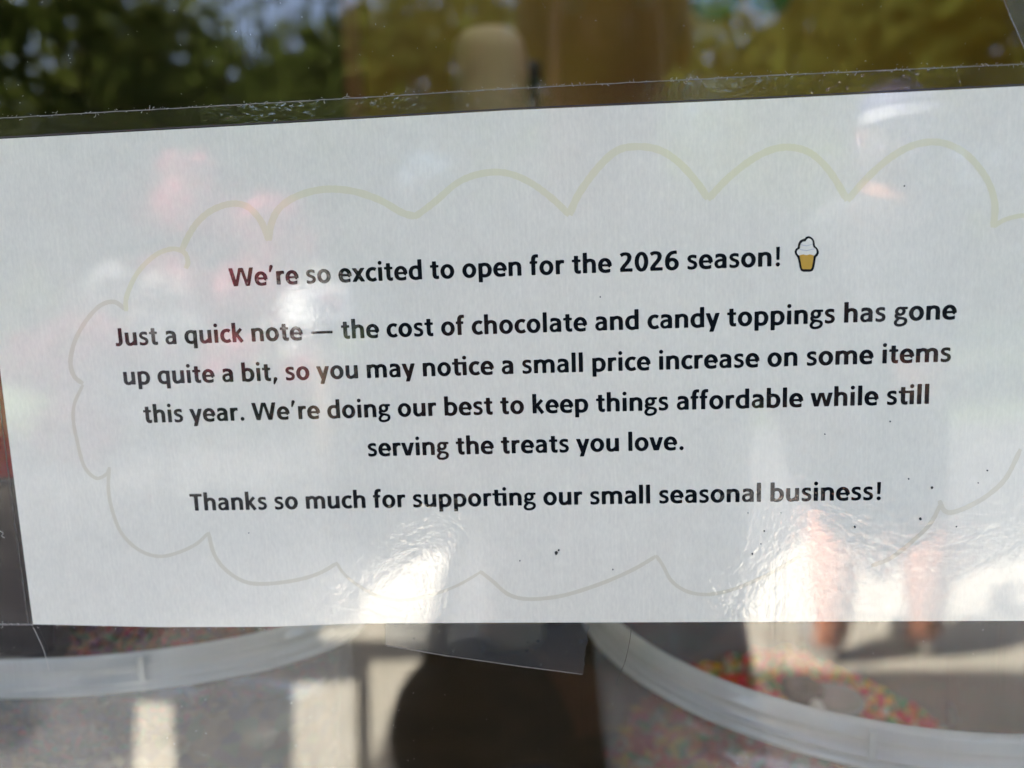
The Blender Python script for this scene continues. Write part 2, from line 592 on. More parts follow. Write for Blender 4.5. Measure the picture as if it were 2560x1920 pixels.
def scratch_normal(nt, dist=.00001):
    """Fine vertical rub marks of the pane."""
    co = objcoord(nt, (1500, 1, 5), (0, math.radians(1.5), 0))
    n = tex(nt, 'ShaderNodeTexNoise', 1, co, Detail=3, Roughness=.7)
    s = mathn(nt, 'POWER', n.outputs['Fac'], 3)
    b = nt.nodes.new('ShaderNodeBump')
    b.inputs['Distance'].default_value = dist
    nt.links.new(s, b.inputs['Height'])
    return b.outputs[0]


def scratch_mask(nt):
    """1 where the clear face is whole, less along thin upright rub lines."""
    w = tex(nt, 'ShaderNodeTexNoise', 90, objcoord(nt), Detail=2)
    g_ = nt.nodes.new('ShaderNodeNewGeometry')
    off = nt.nodes.new('ShaderNodeVectorMath')
    off.operation = 'MULTIPLY_ADD'
    nt.links.new(w.outputs['Color'], off.inputs[0])
    off.inputs[1].default_value = (.0012, 0, 0)
    nt.links.new(g_.outputs['Position'], off.inputs[2])
    mp = nt.nodes.new('ShaderNodeMapping')
    mp.inputs['Rotation'].default_value = (0, math.radians(1.5), 0)
    mp.inputs['Scale'].default_value = (1300, 1, 7)
    nt.links.new(off.outputs[0], mp.inputs['Vector'])
    n = tex(nt, 'ShaderNodeTexNoise', 1, mp.outputs[0], Detail=4, Roughness=.75)
    r = nt.nodes.new('ShaderNodeMapRange')
    r.inputs['From Min'].default_value = .30
    r.inputs['From Max'].default_value = .50
    r.inputs['To Min'].default_value = .35
    r.inputs['To Max'].default_value = 1.0
    nt.links.new(n.outputs['Fac'], r.inputs['Value'])
    return r.outputs[0]


def crinkle_normal(nt, amp=1.0):
    """The laminate's orange-peel ripples: fine cockles in patches, plus a slow swell."""
    co = objcoord(nt)
    fine = tex(nt, 'ShaderNodeTexNoise', 640, co, Detail=1.2, Roughness=.5, Distortion=.5)
    patch = tex(nt, 'ShaderNodeTexNoise', 28, co, Detail=2)
    pr = nt.nodes.new('ShaderNodeMapRange')
    pr.inputs['From Min'].default_value = .35
    pr.inputs['From Max'].default_value = .65
    pr.inputs['To Min'].default_value = .45
    pr.inputs['To Max'].default_value = 1.3
    nt.links.new(patch.outputs['Fac'], pr.inputs['Value'])
    h = mathn(nt, 'MULTIPLY', fine.outputs['Fac'], pr.outputs[0])
    slow = tex(nt, 'ShaderNodeTexNoise', 45, co, Detail=2)
    h = mathn(nt, 'ADD', h, mathn(nt, 'MULTIPLY', slow.outputs['Fac'], 2.2))
    b = nt.nodes.new('ShaderNodeBump')
    b.inputs['Distance'].default_value = .00008 * amp
    nt.links.new(h, b.inputs['Height'])
    v = nt.nodes.new('ShaderNodeVectorMath')
    v.operation = 'ADD'
    g_ = nt.nodes.new('ShaderNodeNewGeometry')          # the film bellies out: leans up above, down below
    sx = nt.nodes.new('ShaderNodeSeparateXYZ')
    nt.links.new(g_.outputs['Position'], sx.inputs[0])
    cx_ = nt.nodes.new('ShaderNodeCombineXYZ')
    nt.links.new(mathn(nt, 'MULTIPLY', mathn(nt, 'SUBTRACT', sx.outputs[2], H - .030), .28), cx_.inputs[2])
    nt.links.new(cx_.outputs[0], v.inputs[1])
    nt.links.new(b.outputs[0], v.inputs[0])
    u = nt.nodes.new('ShaderNodeVectorMath')
    u.operation = 'NORMALIZE'
    nt.links.new(v.outputs[0], u.inputs[0])
    return u.outputs[0]


m_pane = clear_mat('clear_pane', (.95, .955, .94), .004, True, 1.60)
pane = mesh('window_pane', *box(X0, X1, .0, .0045, Z0, Z1), m_pane)
tag(pane, 'clear scratched window pane between the note and the topping tubs', 'window')
m_film = clear_mat('laminate_film', (.92, .90, .88), .01, False, 1.6, .02, (.45, .40, .36), crinkle_normal)
m_tape = clear_mat('frosted_tape', (.86, .88, .90), .12, False, 1.45, .07, (.50, .54, .57), lambda nt: crinkle_normal(nt, .5))

# ---------------------------------------------------------------- the note
note = empty('laminated_note', (0, -.0002, H))
NL = Vector((0, -.0002, H))


def coated(name, color, paper=False):
    m = bpy.data.materials.new(name)
    m.use_nodes = True
    nt = m.node_tree
    N, L = nt.nodes, nt.links
    N.clear()
    out = N.new('ShaderNodeOutputMaterial')
    df = N.new('ShaderNodeBsdfDiffuse')
    df.inputs[0].default_value = (*color, 1)
    prev = df.outputs[0]
    for rough, ior, nf, mk in ((.003, 1.66, crinkle_normal, False), (.002, 1.66, None, True)):
        g_ = N.new('ShaderNodeBsdfGlossy')
        g_.inputs['Roughness'].default_value = rough
        if nf:
            L.new(nf(nt), g_.inputs['Normal'])
        f = N.new('ShaderNodeFresnel')
        f.inputs['IOR'].default_value = ior
        fac = f.outputs[0]
        if mk:
            fac = mathn(nt, 'MULTIPLY', fac, scratch_mask(nt))
        x = N.new('ShaderNodeMixShader')
        L.new(fac, x.inputs[0])
        L.new(prev, x.inputs[1])
        L.new(g_.outputs[0], x.inputs[2])
        prev = x.outputs[0]
    L.new(prev, out.inputs['Surface'])
    if paper:
        co = objcoord(nt)
        a = tex(nt, 'ShaderNodeTexNoise', 1400, objcoord(nt, (1, 1, .35)), Detail=4, Roughness=.6)
        c = tex(nt, 'ShaderNodeTexNoise', 160, co, Detail=5, Roughness=.65)
        s_ = mathn(nt, 'ADD', mathn(nt, 'MULTIPLY', a.outputs['Fac'], .6), mathn(nt, 'MULTIPLY', c.outputs['Fac'], .4))
        k = .07
        L.new(ramp(nt, s_, [(.32, tuple(v * (1 - k) for v in color)), (.68, tuple(min(1, v * (1 + k)) for v in color))]), df.inputs[0])
    return m


m_paper = coated('white_office_paper', (.88, .855, .74), True)
m_ink = coated('black_toner', (.006, .009, .012))
TOPE = [(-75, 352), (0, 349), (640, 314), (1280, 277), (1916, 249), (2560, 217), (2760, 207)]
BOTE = [(87, 1558), (400, 1565), (680, 1564), (900, 1556), (1280, 1554), (2560, 1549), (2760, 1548)]
LEFE = [(-70, 352), (0, 885), (22, 1060), (45, 1240), (66, 1400)]
NY = -.0008


def flat(P, name, m, y, parent=note, th=None):
    Q = [on_note(x, y_) for x, y_ in P]
    Q = [(x, z - H) for x, z in Q]
    V, F = extrude_poly(Q, y, y + (th or .0001))
    return mesh(name, V, F, m, parent)


paper_outline = LEFE[:1] + TOPE[1:] + [(2790, 800)] + BOTE[::-1] + LEFE[:0:-1]
flat(paper_outline, 'paper', m_paper, -.0005, th=.0004)
# lettering
LINES = ["We’re so excited to open for the 2026 season!", "Just a quick note — the cost of chocolate and candy toppings has gone", "up quite a bit, so you may no\x01ce a small price increase on some items", "this year. We’re doing our best to keep things a\x02ordable while s\x01ll", "serving the treats you love.", "Thanks so much for suppor\x01ng our small seasonal business!"]
LZ = [.24081, -1.72934, -3.14854, -4.56773, -5.98692, -7.89983]
LX = [-.648, 0, 0, 0, 0, 0]
for i, t in enumerate(LINES):
    V, F = line_mesh(t, LX[i] - line_width(t) / 2)
    V = [(x * EM, -.00056, (z + LZ[i]) * EM) for x, z in V]
    o = mesh('text_line', V, F, m_ink, note)
    o['label'] = ['bold black line about the 2026 season', 'bold black line about the cost of chocolate and candy', 'bold black line about a small price increase', 'bold black line about keeping things affordable', 'short bold black line about serving treats', 'bold black line of thanks at the bottom'][i]


def px_prism(P, name, m, y, parent, sx=1 / 4.096, ox=1540, oy=560):
    return flat([(ox + x * sx, oy + y_ * sx) for x, y_ in P], name, m, y, parent, .00004)


def cr(P, n=5):
    Q = list(P)
    out = []
    k = len(Q)
    for i in range(k):
        p0, p1, p2, p3 = (np.array(Q[(i + d) % k], float) for d in (-1, 0, 1, 2))
        for j in range(n):
            t = j / n
            out.append(tuple(.5 * (2 * p1 + (p2 - p0) * t + (2 * p0 - 5 * p1 + 4 * p2 - p3) * t * t + (3 * p1 - p0 - 3 * p2 + p3) * t ** 3)))
    return out


icon = px_prism(cr([(1922, 150), (1935, 134), (1968, 128), (2002, 146), (2022, 185), (2028, 225), (2052, 250), (2067, 290), (2055, 325), (2037, 345), (2028, 400), (2014, 462), (1990, 486), (1945, 489), (1900, 486), (1876, 462), (1862, 395), (1848, 345), (1828, 315), (1820, 285), (1830, 258), (1850, 240), (1856, 205), (1878, 168)]), 'ice_cream_drawing', m_ink, -.00056, note)
m_cream = coated('printed_white', (.88, .86, .76))
m_cone = coated('printed_cone_gold', (.62, .38, .07))
px_prism(cr([(1940, 165), (1958, 150), (1985, 158), (2002, 185), (2003, 215), (2012, 240), (2034, 258), (2042, 288), (2030, 312), (2010, 326), (1940, 322), (1872, 324), (1850, 310), (1842, 288), (1850, 268), (1872, 252), (1878, 215), (1900, 185), (1930, 180)]), 'swirl', m_cream, -.00060, icon)
m_swl = coated('printed_pale_grey', (.58, .60, .62))
for P in ([(1884, 210), (1940, 222), (1998, 206), (1998, 212), (1940, 230), (1886, 217)], [(1866, 258), (1940, 270), (2020, 252), (2022, 259), (1940, 279), (1868, 266)]):
    px_prism(P, 'swirl_shade', m_swl, -.00064, icon)
px_prism([(1868, 322), (1905, 312), (1935, 320), (1975, 312), (2014, 322), (2006, 380), (1992, 452), (1980, 464), (1905, 464), (1893, 452), (1880, 380)], 'cone', m_cone, -.00062, icon)

# highlighter cloud
m_hl = coated('yellow_olive_marker', (.83, .80, .585))
m_hl2 = coated('tan_marker', (.765, .725, .58))
d22 = lambda P: [(x * 2560 / 2212, y * 2560 / 2212) for x, y in P]
CL = [(d22([(183, 830), (165, 870), (162, 905), (170, 950), (185, 1005), (210, 1031), (232, 1024), (240, 1010)]), 11, 1),
      (d22([(183, 828), (164, 812), (156, 780), (166, 735), (190, 692), (220, 660), (250, 652), (274, 668)]), 14, 1),
      (d22([(276, 672), (277, 640), (300, 590), (338, 552), (375, 538), (401, 546), (409, 566), (404, 580)]), 15, 0),
      (d22([(396, 540), (410, 510), (430, 480), (460, 455), (500, 441), (535, 446), (562, 472), (576, 500), (583, 520)]), 20, 0),
      (d22([(583, 520), (588, 485), (606, 450), (645, 424), (700, 410), (760, 413), (820, 432), (870, 460), (900, 468)]), 22, 0),
      (d22([(896, 470), (940, 437), (990, 395), (1040, 376), (1090, 374), (1140, 392), (1190, 427), (1230, 465)]), 21, 0),
      (d22([(1230, 465), (1250, 420), (1290, 365), (1330, 328), (1370, 318), (1420, 324), (1463, 350), (1502, 392), (1528, 430)]), 23, 0),
      (d22([(1528, 432), (1570, 387), (1622, 346), (1670, 323), (1712, 320), (1752, 334), (1792, 374), (1828, 434)]), 22, 0),
      (d22([(1828, 434), (1870, 386), (1920, 342), (1970, 315), (2020, 308), (2065, 322), (2100, 350), (2130, 392), (2145, 440), (2142, 492)]), 22, 0),
      (d22([(2142, 490), (2170, 474), (2215, 466), (2260, 480)]), 14, 0),
      ([(2547, 1121), (2512, 1191), (2472, 1231), (2426, 1260), (2380, 1278), (2357, 1274), (2345, 1249)], 15, 1),
      ([(2348, 1258), (2322, 1307), (2275, 1353), (2223, 1393), (2175, 1412)], 13, 1),
      ([(1998, 1388), (1917, 1434), (1836, 1469), (1772, 1483), (1720, 1477), (1679, 1451), (1656, 1411), (1639, 1386)], 11, 1),
      ([(1639, 1388), (1581, 1422), (1500, 1457), (1407, 1486), (1326, 1495), (1273, 1484), (1233, 1451), (1200, 1425)], 12, 1),
      ([(1200, 1429), (1140, 1463), (1060, 1490), (990, 1497), (930, 1480), (870, 1440), (842, 1403)], 9, 1),
      ([(845, 1405), (799, 1431), (741, 1448), (665, 1457), (613, 1451), (567, 1422), (538, 1382), (524, 1328)], 12, 1),
      ([(524, 1330), (492, 1359), (440, 1382), (394, 1388), (347, 1370), (307, 1330), (284, 1272), (275, 1220), (277, 1166)], 11, 1)]
rnd = random.Random(4)
cloud = None
VV, FF, MI = [], [], []
for li, (P, w, k) in enumerate(CL):
    Q = smooth(P, 9)
    Q = [np.array(q) for q in Q]
    o = len(VV)
    yoff = -.00052 - .000004 * (li % 3)
    n = len(Q)
    for i, q in enumerate(Q):
        t = Q[min(i + 1, n - 1)] - Q[max(i - 1, 0)]
        t = t / max(np.hypot(*t), 1e-6)
        nn = np.array([-t[1], t[0]])
        ww = w * .8 / 2 * (1 + rnd.uniform(-.07, .07)) * (1 if 1 < i < n - 2 else .8)
        for s in (-1, 1):
            x, z = on_note(*(q + nn * s * ww))
            VV.append((x, yoff, z - H))
    for i in range(n - 1):
        a = o + 2 * i
        q4 = (a, a + 1, a + 3, a + 2)
        ar = sum(VV[q4[u]][0] * VV[q4[(u + 1) % 4]][2] - VV[q4[(u + 1) % 4]][0] * VV[q4[u]][2] for u in range(4))
        FF.append(q4 if ar > 0 else q4[::-1])
        MI.append(k)
mesh('cloud_outline', VV, FF, [m_hl, m_hl2], note, mi=MI)
# specks of dirt stuck under the film
sp = [(1390, 1379, 7), (1397, 1373, 4), (2326, 1217, 5), (2297, 1295, 5), (2134, 1315, 4), (1879, 1382, 4), (2268, 1195, 3.5), (2464, 1174, 3), (1909, 1325, 3), (2387, 1314, 2.5), (1532, 1421, 3), (1300, 1399, 2.5), (2222, 1052, 3), (1868, 1280, 2), (1950, 1280, 2), (1900, 1357, 2), (2441, 1205, 2.5), (2059, 1084, 3), (1500, 742, 3), (2257, 466, 3), (625, 1330, 2), (1165, 1035, 2)]
parts = []
for x, y, r in sp:
    r *= .8
    P = [(x + r * .8 * math.cos(a * TAU / 7) * rnd.uniform(.6, 1.2), y + r * math.sin(a * TAU / 7) * rnd.uniform(.6, 1.2)) for a in range(7)]
    Q = [on_note(*q) for q in P]
    parts.append(extrude_poly([(a, c - H) for a, c in Q], -.00068, -.0005))
tag(mesh('dirt_specks', *join(parts), mat('dark_specks', (.02, .025, .025), .6), note), kind='stuff')
# clear film margin round the paper (one ring of the pouch)
FT = [(-330, 312), (0, 297), (640, 261), (1280, 223), (1916, 191), (2560, 162), (3000, 141)]
ring_top = FT + TOPE[:0:-1] + [LEFE[0]]
flat([(-330, 312)] + FT[1:] + [(2790, 205)] + TOPE[:0:-1] + [LEFE[0]], 'film_margin', m_film, -.00045, note, .00025)
flat([(-330, 312)] + [LEFE[0]] + LEFE[1:] + [BOTE[0], (-190, 1556)], 'film_margin', m_film, -.00045, note, .00025)
m_edge = clear_mat('film_edge', (.35, .33, .32), .2, False, 1.5, .5, (.5, .48, .45))


def ribbon(P, w, name, m, y, parent, jit=0, th=.00006):
    Q = [np.array(q, float) for q in P]
    V, F = [], []
    n = len(Q)
    for i, q in enumerate(Q):
        t = Q[min(i + 1, n - 1)] - Q[max(i - 1, 0)]
        t /= max(np.hypot(*t), 1e-6)
        nn = np.array([-t[1], t[0]])
        for s, yy in ((-1, y), (1, y), (1, y + th), (-1, y + th)):
            x, z = on_note(*(q + nn * s * w * .5 * (1 + rnd.uniform(-jit, jit))))
            V.append((x, yy, z - H))
    for i in range(n - 1):
        for k in range(4):
            F.append((4 * i + k, 4 * i + (k + 1) % 4, 4 * i + 4 + (k + 1) % 4, 4 * i + 4 + k))
    return mesh(name, V, F, m, parent)


dens = lambda P, n=30: [tuple(np.array(a) + (np.array(b_) - np.array(a)) * k / n) for a, b_ in zip(P[:-1], P[1:]) for k in range(n)] + [P[-1]]
m_seal = mat('pale_heat_seal', (.24, .225, .21), .5)
ribbon([(x, y + rnd.uniform(-.5, .5)) for x, y in dens(FT, 40)], 1.8, 'film_edge', m_seal, -.00050, note, .6)
ribbon(dens([(x, y - 4) for x, y in TOPE], 20), 3.2, 'paper_edge_shadow', mat('painted_shadow_line', (.035, .025, .03), .5), -.00047, note, .2)  # dark ribbon paints the shadow line along the paper's top edge
ribbon(dens([(-12, 885), (10, 1060), (33, 1240), (54, 1400), (75, 1556)], 12), 2.2, 'film_crease', m_edge, -.00049, note, .4)
ribbon(dens([(-190, 1556), (87, 1559)], 60), 3, 'film_edge', m_seal, -.00050, note, .7)
tag(note, 'laminated white paper note with bold black text taped on the window', 'note')

# lint caught along the film's upper edge and dust on the pane
V, F = [], []


def hair_parts(x, y, ln, ang, r, curl, n=5, y0=-.0009):
    P = []
    for k in range(n):
        P.append((x, y))
        x += ln / n * math.cos(ang)
        y += ln / n * math.sin(ang)
        ang += curl * rnd.uniform(.3, 1.2)
    Q = [on_note(*q) for q in P]
    return tube([(a, y0 - .00005 * k, c) for k, (a, c) in enumerate(Q)], r, 3)


parts = []
for k in range(210):
    x = rnd.uniform(-10, 2570)
    yy = float(np.interp(x, [p[0] for p in FT], [p[1] for p in FT])) + rnd.gauss(-2, 4)
    parts.append(hair_parts(x, yy, rnd.choice([3, 4, 5, 8, 14]) * rnd.uniform(.5, 1.3), rnd.uniform(0, TAU), rnd.uniform(.00004, .00008), rnd.uniform(-.9, .9), 4, -.0006))
for k in range(50):
    x = rnd.uniform(0, 720)
    parts.append(hair_parts(x, float(np.interp(x, [0, 87, 400, 720], [1556, 1560, 1567, 1564])) + rnd.gauss(1, 3), rnd.uniform(3, 9), rnd.uniform(0, TAU), .00005, rnd.uniform(-.9, .9), 4, -.0006))
tag(mesh('edge_lint', *join(parts), mat('pale_lint', (.48, .46, .42), .8)), 'pale lint caught along the clear edge of the note', kind='stuff')
parts = []
for k in range(190):
    x, yy = rnd.uniform(0, 2560), rnd.choice([rnd.uniform(0, 260), rnd.uniform(1570, 1920)])
    parts.append(hair_parts(x, yy, rnd.uniform(1.5, 7), rnd.uniform(0, TAU), rnd.uniform(.00003, .00007), rnd.uniform(-.8, .8), 3, -.0003))
tag(mesh('pane_dust', *join(parts), mat('grey_dust', (.42, .41, .38), .8)), 'tiny pale dust flecks stuck on the window pane', kind='stuff')
m_hairl, m_haird = mat('pale_hair', (.6, .56, .5), .5), mat('dark_hair', (.05, .04, .03), .5)


def one_hair(P, m, r, label):
    Q = [on_note(*q) for q in smooth(P, 6)]
    o = mesh('hair', *tube([(a, -.0008, c) for a, c in Q], r, 5), m)
    tag(o, label, 'hair')


one_hair([(88, 1565), (100, 1590), (115, 1625), (127, 1672)], m_hairl, .00007, 'pale thin hair on the pane at the lower left corner of the note')
one_hair([(1577, 1556), (1575, 1590), (1562, 1650), (1545, 1690), (1540, 1712)], m_haird, .00008, 'dark curved hair over the rim of the right tub')
one_hair([(4, 1325), (13, 1330), (10, 1338), (17, 1342)], m_hairl, .00007, 'tiny curled fibre on the film left of the paper')

# tape strips
rj = lambda a, b_, n, j: [(a[0] + (b_[0] - a[0]) * k / n + rnd.uniform(-j, j), a[1] + (b_[1] - a[1]) * k / n + rnd.uniform(-j, j) * .3) for k in range(1, n)]
tp = empty('tape_strip', (0, 0, H))
P = [(966, 1557), (1473, 1556)] + rj((1473, 1556), (1456, 1680), 22, 3.2) + [(1456, 1680), (1280, 1657), (1112, 1633), (966, 1608)]
flat(P, 'tape', m_tape, -.0012, tp, .0003)
m_bub = clear_mat('tape_bubble', (.85, .87, .90), .2, False, 1.35, .08, (.40, .45, .49))
for (x, y, r) in ((1345, 1597, 5), (1453, 1598, 7), (1318, 1621, 4), (1135, 1622, 4), (1208, 1624, 5), (1037, 1590, 4), (1320, 1600, 2.5), (1425, 1600, 2.5)):
    flat([(x + r * math.cos(a * TAU / 12), y + r * .8 * math.sin(a * TAU / 12)) for a in range(12)], 'bubble', m_bub, -.00132, tp, .00004)
ribbon(dens([(966, 1608), (1112, 1633), (1280, 1657), (1456, 1680)], 14), 1.6, 'tape_edge', m_seal, -.00126, tp, .5)
tag(tp, 'frosted tape strip with a torn right end under the note', 'tape')
tp2 = empty('tape_strip', (0, 0, H))
flat([(2497, -60), (2900, -60), (2900, 260), (2615, 250), (2590, 196), (2550, 118), (2520, 50)], 'tape', m_tape, -.0012, tp2, .0003)
ribbon(dens([(2497, -60), (2502, 5), (2520, 50), (2550, 118), (2590, 196)], 8), 1.6, 'tape_edge', m_seal, -.00126, tp2, .5)
tag(tp2, 'grey frosted tape strip at the upper right corner', 'tape')


# ---------------------------------------------------------------- tubs of toppings
def milky(name, col, milk, tr):
    m = bpy.data.materials.new(name)
    m.use_nodes = True
    nt = m.node_tree
    N, L = nt.nodes, nt.links
    N.clear()
    out = N.new('ShaderNodeOutputMaterial')
    t = N.new('ShaderNodeBsdfTransparent')
    t.inputs[0].default_value = (*tr, 1)
    d = N.new('ShaderNodeBsdfDiffuse')
    d.inputs[0].default_value = (*col, 1)
    l = N.new('ShaderNodeBsdfTranslucent')
    l.inputs[0].default_value = (*col, 1)
    gl = N.new('ShaderNodeBsdfGlossy')
    gl.inputs['Roughness'].default_value = .10
    co = objcoord(nt, (1, 1, .4))
    n = tex(nt, 'ShaderNodeTexNoise', 60, co, Detail=4)
    b = N.new('ShaderNodeBump')
    b.inputs['Distance'].default_value = .0006
    L.new(n.outputs['Fac'], b.inputs['Height'])
    L.new(b.outputs[0], gl.inputs['Normal'])
    a = N.new('ShaderNodeMixShader')
    a.inputs[0].default_value = .3
    L.new(d.outputs[0], a.inputs[1])
    L.new(l.outputs[0], a.inputs[2])
    c = N.new('ShaderNodeMixShader')
    c.inputs[0].default_value = milk
    L.new(mathn(nt, 'ADD', mathn(nt, 'MULTIPLY', n.outputs['Fac'], .25), milk - .125), c.inputs[0])
    L.new(t.outputs[0], c.inputs[1])
    L.new(a.outputs[0], c.inputs[2])
    f = thin_fresnel(nt, 1.5)
    e = N.new('ShaderNodeMixShader')
    L.new(f.outputs[0], e.inputs[0])
    L.new(c.outputs[0], e.inputs[1])
    L.new(gl.outputs[0], e.inputs[2])
    L.new(e.outputs[0], out.inputs['Surface'])
    return m


m_tub = milky('milky_plastic', (.80, .82, .81), .25, (.93, .93, .93))
m_rim = milky('milky_plastic_rim', (.84, .86, .85), .75, (.9, .9, .9))


def sprinkles(cx, cy, R, zt, cols, n, heap, parentless_label, core_cols, ln=.0052, rr=.0009, depth=.10, seed=1, sc=(1, 1)):
    rg = random.Random(seed)
    mats = [mat('sprinkle_colour', c, .35) for c in cols]
    core = mat('sprinkle_mass', core_cols[0], .6)
    nt, N, L, b = nodes(core)
    v = nt.nodes.new('ShaderNodeTexVoronoi')
    v.inputs['Scale'].default_value = 170
    L.new(objcoord(nt), v.inputs['Vector'])
    sep = nt.nodes.new('ShaderNodeSeparateColor')
    L.new(v.outputs['Color'], sep.inputs[0])
    st_ = [(i / len(core_cols), c) for i, c in enumerate(core_cols)]
    rr_ = ramp(nt, sep.outputs[0], st_)
    rr_.node.color_ramp.interpolation = 'CONSTANT'
    L.new(rr_, b.inputs['Base Color'])
    V, F, MI = [], [], []
    # the mass: heap surface and its sides down to the bottom
    nr, na = 14, 56
    hz = lambda x, y: zt + heap(x / R, y / R) * 1.0
    for i in range(nr + 1):
        for k in range(na):
            a, r = TAU * k / na, (R - .004) * i / nr
            x, y = r * math.cos(a), r * math.sin(a)
            V.append((x, y, hz(x, y) - .002))
    for i in range(nr):
        for k in range(na):
            F.append((i * na + k, (i + 1) * na + k, (i + 1) * na + (k + 1) % na, i * na + (k + 1) % na))
            MI.append(len(mats))
    o = len(V)
    for k in range(na):
        a = TAU * k / na
        V.append(((R - .004) * .86 * math.cos(a), (R - .004) * .86 * math.sin(a), zt - depth))
    for k in range(na):
        F.append((nr * na + k, o + k, o + (k + 1) % na, nr * na + (k + 1) % na))
        MI.append(len(mats))
    for q in range(n):
        r = (R - .005) * math.sqrt(rg.random())
        a = rg.uniform(0, TAU)
        x, y = r * math.cos(a), r * math.sin(a)
        z = hz(x, y) + rg.uniform(-.002, .0025)
        az, el = rg.uniform(0, TAU), rg.gauss(0, .45)
        d = Vector((math.cos(az) * math.cos(el), math.sin(az) * math.cos(el), math.sin(el)))
        c = Vector((x, y, z))
        u = d.cross(Vector((0, 0, 1))).normalized()
        w = d.cross(u)
        o = len(V)
        for s in (-.5, .5):
            for t in range(4):
                V.append(tuple(c + d * s * ln + (u * math.cos(t * TAU / 4) + w * math.sin(t * TAU / 4)) * rr))
        for t in range(4):
            F.append((o + t, o + (t + 1) % 4, o + 4 + (t + 1) % 4, o + 4 + t))
        F += [(o + 3, o + 2, o + 1, o), (o + 4, o + 5, o + 6, o + 7)]
        MI += [rg.choice(range(len(mats)))] * 6
    ob = mesh('sprinkles', V, F, mats + [core], loc=(cx, cy, 0), mi=MI)
    ob.scale = (sc[0], sc[1], 1)
    tag(ob, parentless_label, kind='stuff')
    return ob


def tub(cx, cy, R, zr, zb, label, ribs, sc=(1, 1)):
    t = empty('topping_tub', (cx, cy, zb))
    t.scale = (sc[0], sc[1], 1)
    h = zr - zb
    w = .0014
    prof = [(R - .0035, h - .0150), (R * .97, h - .05), (R * .86, .01), (R * .84, .0), (.0001, .0), (.0001, w), (R * .84 - w, w + .001), (R * .86 - w, .012), (R * .97 - w, h - .05), (R - .0035 - w, h - .0150)]
    V, F = lathe(prof, 128, closed=True)
    mesh('body', V, F, m_tub, t, True)
    rp = [(R - .0052, h - .0145), (R - .0044, h - .0008), (R - .0030, h), (R - .0008, h - .0002), (R + .0003, h - .0014), (R + .0008, h - .0040), (R + .0013, h - .0046), (R + .0008, h - .0052), (R + .0008, h - .0092), (R + .0020, h - .0098), (R + .0022, h - .0108), (R + .0008, h - .0114), (R + .0034, h - .0124), (R + .0036, h - .0138), (R + .0006, h - .0146), (R - .0022, h - .0150)]
    V, F = lathe(rp, 160, closed=True)
    mesh('rim', V, F, m_rim, t, True)
    for a in ribs:
        V, F = box(-.0010, .0010, -.0026, .0003, h - .0108, h - .0010)
        o = mesh('rib', V, F, m_rim, t)
        o.location = ((R + .0004) * math.cos(a), (R + .0004) * math.sin(a), 0)
        o.rotation_euler.z = a + math.pi / 2
    tag(t, label, 'tub')
    return t


ZR = H - .1432
R1 = .132
c1 = (.150, .03 + R1)
rib1 = at(2180, 1850, .04)
tub(c1[0], c1[1], R1, ZR, H - .37, 'milky plastic tub of red and yellow sprinkles, lower right',
    [math.atan2(rib1.y - c1[1], rib1.x - c1[0])] + [math.radians(a) for a in (-35, 20, 80, 150)])
c2 = (-.195, .105)
R2 = .115
SC2 = (1, .055 / .115)
rib2 = at(360, 1690, .052)
tub(c2[0], c2[1], R2, H - .1277, H - .37, 'milky plastic tub of dark mixed sprinkles, lower left',
    [math.atan2((rib2.y - c2[1]) / SC2[1], rib2.x - c2[0])] + [math.radians(a) for a in (30, 90, 160)], SC2)
RED, PINK, YEL, ORA, GRN, WHT = (.62, .008, .015), (.66, .03, .09), (.78, .45, .015), (.70, .13, .01), (.02, .25, .05), (.60, .55, .40)
sprinkles(c1[0], c1[1], R1 * .945, ZR - .111, [RED, RED, PINK, YEL, ORA, GRN, WHT, RED, YEL, RED, GRN], 3000,
          lambda x, y: -.030 * max(0, x - .05) + .006 * y + .004 * math.sin(7 * x + 2) * math.cos(6 * y) + .006 * math.exp(-((x + .3) ** 2 + (y - .3) ** 2) * 6) - (.03 * max(0, x - .35)),
          'red, yellow and green sprinkles heaped in the right tub', [(.36, .03, .04), (.36, .09, .10), (.36, .14, .05), (.24, .04, .035), (.3, .22, .19)], ln=.0085, rr=.0017, depth=.105)
sprinkles(c2[0], c2[1], R2 * .955, H - .1277 - .026, [(.30, .10, .03), (.12, .04, .02), (.42, .02, .02), (.30, .14, .03), (.04, .14, .04), (.14, .04, .10), (.20, .07, .03)], 4200,
          lambda x, y: .006 * math.sin(5 * x + 1) * math.cos(4 * y) + .012 * y, 'dark brown, red and green sprinkles filling the left tub',
          [(.26, .12, .04), (.10, .05, .06), (.16, .17, .05), (.34, .19, .07), (.16, .07, .06), (.42, .33, .2)], depth=.17, seed=2, sc=SC2)

# third tub: dark brown, standing back between the two
c3 = at(1225, 1900, .13)
d3 = empty('dark_tub', (c3.x + .012, .215, H - .385))
R3 = .062
h3 = .055
V, F = lathe([(R3 * .9, 0), (R3, h3), (R3 + .002, h3 + .002), (R3 + .002, h3 + .006), (R3 - .001, h3 + .006), (R3 - .002, h3), (R3 * .88, .003), (.0001, .003), (.0001, 0)], 64, closed=True)
mesh('body', V, F, mat('dark_brown_plastic', (.018, .010, .006), .4), d3, True)
tag(d3, 'dark brown tub standing between the two milky tubs', 'tub')
sprinkles(c3.x + .012, .215, R3 * .93, H - .385 + h3 - .004, [(.02, .010, .005), (.03, .013, .006), (.015, .007, .004)], 1100, lambda x, y: .003 * math.sin(5 * x), 'dark chocolate sprinkles in the small dark tub', [(.02, .01, .005), (.03, .012, .006)], depth=.04, seed=3)

